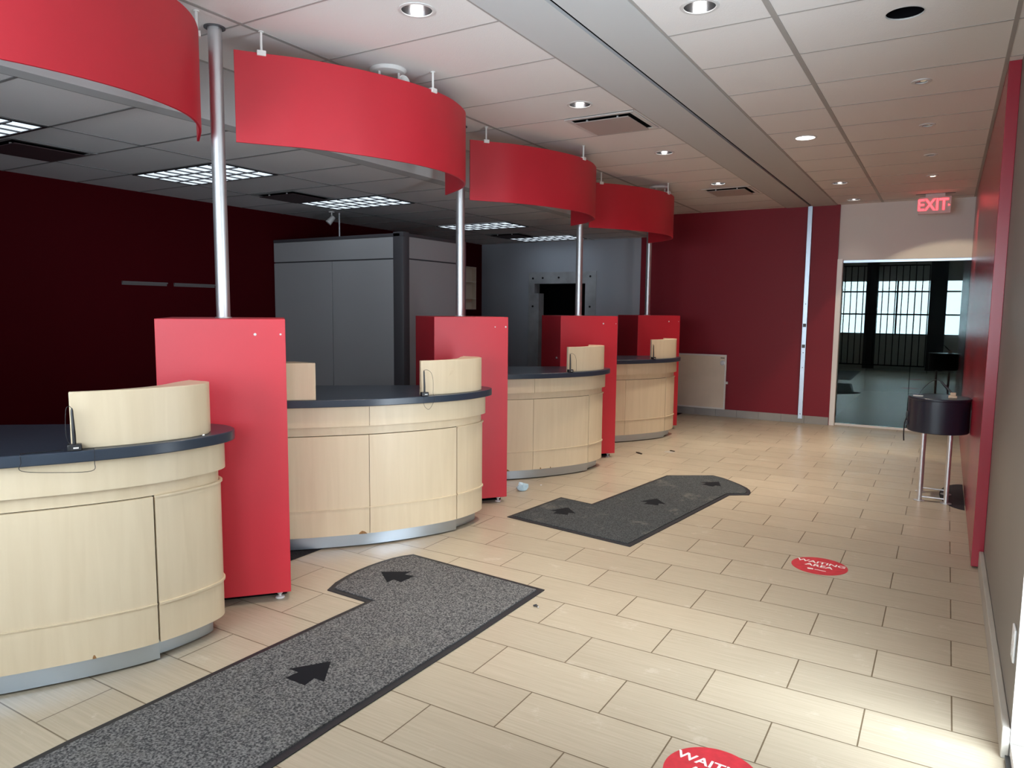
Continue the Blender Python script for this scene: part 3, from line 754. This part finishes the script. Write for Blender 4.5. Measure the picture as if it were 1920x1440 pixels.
# ------------------------------------------------------------------ drum table by the red wall
o = (-.014,6.76,0)
t = thing('drum_table','blue-black drum table on steel pipe legs beside the red wall','table',o)
build('drum', MB().lathe([(1e-5,.55),(.214,.55),(.219,.556),(.219,.808),(1e-5,.808)],(0,0,0),56), M['navy'], t)
build('top', MB().lathe([(.2195,.8085),(.223,.812),(.223,.826),(.220,.830),(1e-5,.830)],(0,0,0),56), M['navy'], t, bevel=.001)
for sx in (-1,1):
    for sy in (-1,1):
        lg = build('leg', MB().lathe([(.017,.006),(.017,.55)],(sx*.092,sy*.17,0),20), M['steel'], t)
        build('foot', MB().lathe([(1e-5,0.0018),(.040,0.0018),(.040,.005),(.020,.009),(1e-5,.009)],(sx*.092,sy*.17,0),24), M['steel'], lg)
for sy in (-1,1): build('crossbar', MB().tube([(-.092,sy*.17,.035),(.092,sy*.17,.035)],.006,10), M['steel'], t)
build('hinge', MB().box(-.228,-.214,-.06,-.02,.66,.70), M['black'], t); build('hinge', MB().box(-.228,-.214,-.06,-.02,.59,.62), M['black'], t)
build('cord', MB().tube(catmull([(-.222,-.05,.66),(-.235,-.06,.60),(-.236,-.07,.52),(-.232,-.07,.46)],5),.005,8), M['black'], t)
t = thing('plug_and_cord','beige plug with a black tube and thin arched wire on the drum table','plug',(.075,6.70,.8305))
build('plug_body', MB().box(-.030,.030,-.018,.018,0,.020).box(-.018,.022,-.014,.014,.020,.045), M['beigepl'], t, bevel=.004)
build('black_tube', MB().tube([(.005,0,.03),(-.05,.01,.085),(-.085,.015,.125)],.008,10), M['black'], t)
build('wire', MB().tube(catmull([(-.085,.015,.125),(-.12,.02,.138),(-.165,.02,.115),(-.215,.02,.05),(-.235,.02,.012)],6),.003,8), M['black'], t)
tag(build('paper_slip', MB().box(-.035,.035,-.022,.022,0,.004), M['whitepl'], None, loc=(-.165,6.72,.8305)),'white slip on the left rim of the drum table','paper')
shadow_pts = [(XP-.004,6.44)]+[(.208-.178*math.cos(rad(a)),6.93+.49*math.sin(rad(a))) for a in range(-85,86,10)]+[(XP-.004,7.42)]
tag(build('drum_shadow', MB().prism(shadow_pts,.0003,.0012), M['rubber'], None, (.15,6.93,0), smooth=False),'black half-round painted shadow of the drum table on the floor, against the red wall','mat')  # thin black sheet stands in for the drum's cast shadow

# ------------------------------------------------------------------ exit sign
o = (-.205,9.93,HC)
t = thing('exit_sign','red glowing exit sign hung from the ceiling before the white wall','sign',o)
build('mount_plate', MB().box(-.20,.20,-.012,.012,-.006,-.0035), M['cabtrim'], t)
build('stem', MB().box(-.10,.10,-.02,.02,-.040,-.006), M['offwhite'], t)
build('housing', MB().box(-.165,.165,-.022,.022,-.235,-.040), M['exitface'], t, bevel=.004)
text_obj('lettering','EXIT',.185,M['exitred'],t,(-.022,-.0235,-.137),(PI/2,0,0),bold=.004,ext=.001,sx=.83)
build('arrow', MB().add([(.135,-.0245,-.128),(.155,-.0245,-.142),(.135,-.0245,-.156),(.135,-.0235,-.128),(.155,-.0235,-.142),(.135,-.0235,-.156)],[(0,1,2),(5,4,3),(0,1,4,3),(1,2,5,4),(2,0,3,5)]), M['exitred'], t, smooth=False)

# outlet plate on the taupe wall
t = thing('outlet_plate','white outlet plate low on the taupe wall at the right','wall plate',(XR,2.94,.375))
build('plate', MB().box(-.008,-.0005,-.038,.038,-.058,.058), M['whitepl'], t, bevel=.003)
for z in (-.026,.026): build('socket', MB().box(-.010,-.008,-.016,.016,z-.014,z+.014), M['offwhite'], t, bevel=.003)

t = thing('switch_plate','small white plate on the taupe wall at head height, at the right picture edge','wall plate',(XR,3.52,1.75))
build('plate', MB().box(-.010,-.0005,-.03,.03,-.035,.035), M['whitepl'], t, bevel=.003)
build('toggle', MB().box(-.016,-.010,-.006,.006,-.012,.012), M['offwhite'], t, bevel=.002)
# ------------------------------------------------------------------ litter on the floor
random.seed(3)
def crumple(r, n=3):
    bm = bmesh.new(); bmesh.ops.create_icosphere(bm,subdivisions=n,radius=r)
    for v in bm.verts:
        k = .62+.55*random.random(); v.co = Vector((v.co.x*k*1.25,v.co.y*k*.9,max(v.co.z*k*1.15,-r*.7)))
    mb = MB(); vs = [tuple(v.co) for v in bm.verts]; fs = [tuple(v.index for v in f.verts) for f in bm.faces]; bm.free()
    z = min(v[2] for v in vs); return mb.add([(a,b,c-z+.001) for a,b,c in vs],fs)
tag(build('crumpled_wrapper', crumple(.040,2).xf(Matrix.Rotation(rad(50),4,'Z')), M['plastic_blue'], None, loc=(-2.945,5.12,0), smooth=False),'crumpled pale blue wrapper on the tiles before the third counter','litter')
tag(build('wood_chip', MB().prism([(-.05,-.012),(.0,-.016),(.05,-.004),(.045,.010),(-.03,.012)],.0005,.010).xf(Matrix.Rotation(rad(-40),4,'Z')), M['dirt'], None, loc=(-2.70,7.155,0), smooth=False),'dark splinter on the tiles left of the far counter end','litter')
tag(build('wood_chip', MB().prism([(-.03,-.008),(.02,-.010),(.03,.004),(-.02,.010)],.0005,.008).xf(Matrix.Rotation(rad(-20),4,'Z')), M['dirt'], None, loc=(-2.445,7.47,0), smooth=False),'small dark splinter lying on the beige paper scrap on the far tiles','litter')
tag(build('paper_scrap', MB().prism([(-.05,-.04),(.04,-.05),(.07,.02),(-.02,.05)],.0003,.0005), M['basetaupe'], None, loc=(-2.47,7.42,0), smooth=False),'beige paper scrap on the far tiles','litter')
t = thing('metal_clip','small dark metal clip on the tiles right of the foreground mat','litter',(-1.835,3.11,0))
t.location = (-1.70,3.105,0)
build('clip_body', MB().tube([(-.014,0,.005),(0,.004,.009),(.012,0,.006)],[.004,.006,.003],8), M['black'], t)
build('clip_tip', MB().sphere((.015,-.002,.005),.0045,8,6), M['chrome'], t)
tag(build('crumb', MB().sphere((0,0,.004),.009,8,5,.6), M['whitepl'], None, loc=(-2.90,5.36,0)),'white crumb on the tiles beside the blue wrapper','crumb')

# ------------------------------------------------------------------ light
W = D.worlds.new('winter sky'); S.world = W; W.use_nodes = True
bg = W.node_tree.nodes['Background']; bg.inputs['Color'].default_value = (.80,.91,1.,1); bg.inputs['Strength'].default_value = 15
def portal(name, loc, rot, sx, sy):
    l = D.lights.new(name,'AREA'); l.shape = 'RECTANGLE'; l.size = sx; l.size_y = sy; l.cycles.is_portal = True
    o = D.objects.new(name,l); C.objects.link(o); o.location = loc; o.rotation_euler = rot
portal('daylight_portal',(-1.46,YF-.2,1.62),(PI/2,0,0),3.6,1.42)
portal('daylight_portal',(XR+.12,2.55,1.08),(0,PI/2,0),2.04,.6)
sp = D.lights.new('eyeball_beam','SPOT'); sp.energy = 65; sp.color = (1,.84,.58); sp.spot_size = rad(80); sp.spot_blend = .12; sp.shadow_soft_size = .05
so = D.objects.new('eyeball_beam',sp); C.objects.link(so); so.location = (SMALL[3][0],SMALL[3][1],HC-.012)
so.rotation_euler = Vector((.30,1.62,-2.25)).to_track_quat('-Z','Y').to_euler()
def can_light(x,y,p,sz=.11,z=HC-.012,col=(1,.90,.77)):
    l = D.lights.new('downlight_glow','AREA'); l.shape = 'DISK'; l.size = sz; l.energy = p; l.color = col; l.spread = rad(84)
    o = D.objects.new('downlight_glow',l); C.objects.link(o); o.location = (x,y,z)
for k,(x,y) in enumerate(DL): can_light(x,y,[5,7,8,9,7,12,12,.5][k])

# ------------------------------------------------------------------ camera
f_px,yaw,pit,rol = 1359.4628,rad(30.826),rad(5.8899),rad(-.5505)
fw = Vector((-math.sin(yaw)*math.cos(pit),math.cos(yaw)*math.cos(pit),-math.sin(pit)))
rt = Vector((math.cos(yaw),math.sin(yaw),0)); dn = fw.cross(rt)
r2 = rt*math.cos(rol)+dn*math.sin(rol); d2 = -rt*math.sin(rol)+dn*math.cos(rol)
cam = D.cameras.new('camera'); cam.sensor_width = 36; cam.lens = f_px/1920*36; cam.clip_start = .05; cam.clip_end = 200
co = D.objects.new('camera',cam); C.objects.link(co)
mw = Matrix((r2,-d2,-fw)).transposed().to_4x4(); mw.translation = (0,0,1.5); co.matrix_world = mw
S.camera = co
S.view_settings.view_transform = 'Standard'; S.view_settings.look = 'None'; S.view_settings.gamma = 1; S.view_settings.exposure = .3
S.view_settings.use_curve_mapping = False
S.cycles.use_denoising = True; S.cycles.max_bounces = 10; S.cycles.diffuse_bounces = 6; S.cycles.glossy_bounces = 5; S.cycles.transparent_max_bounces = 8
S.cycles.sample_clamp_indirect = 8; S.cycles.caustics_reflective = False; S.cycles.caustics_refractive = False
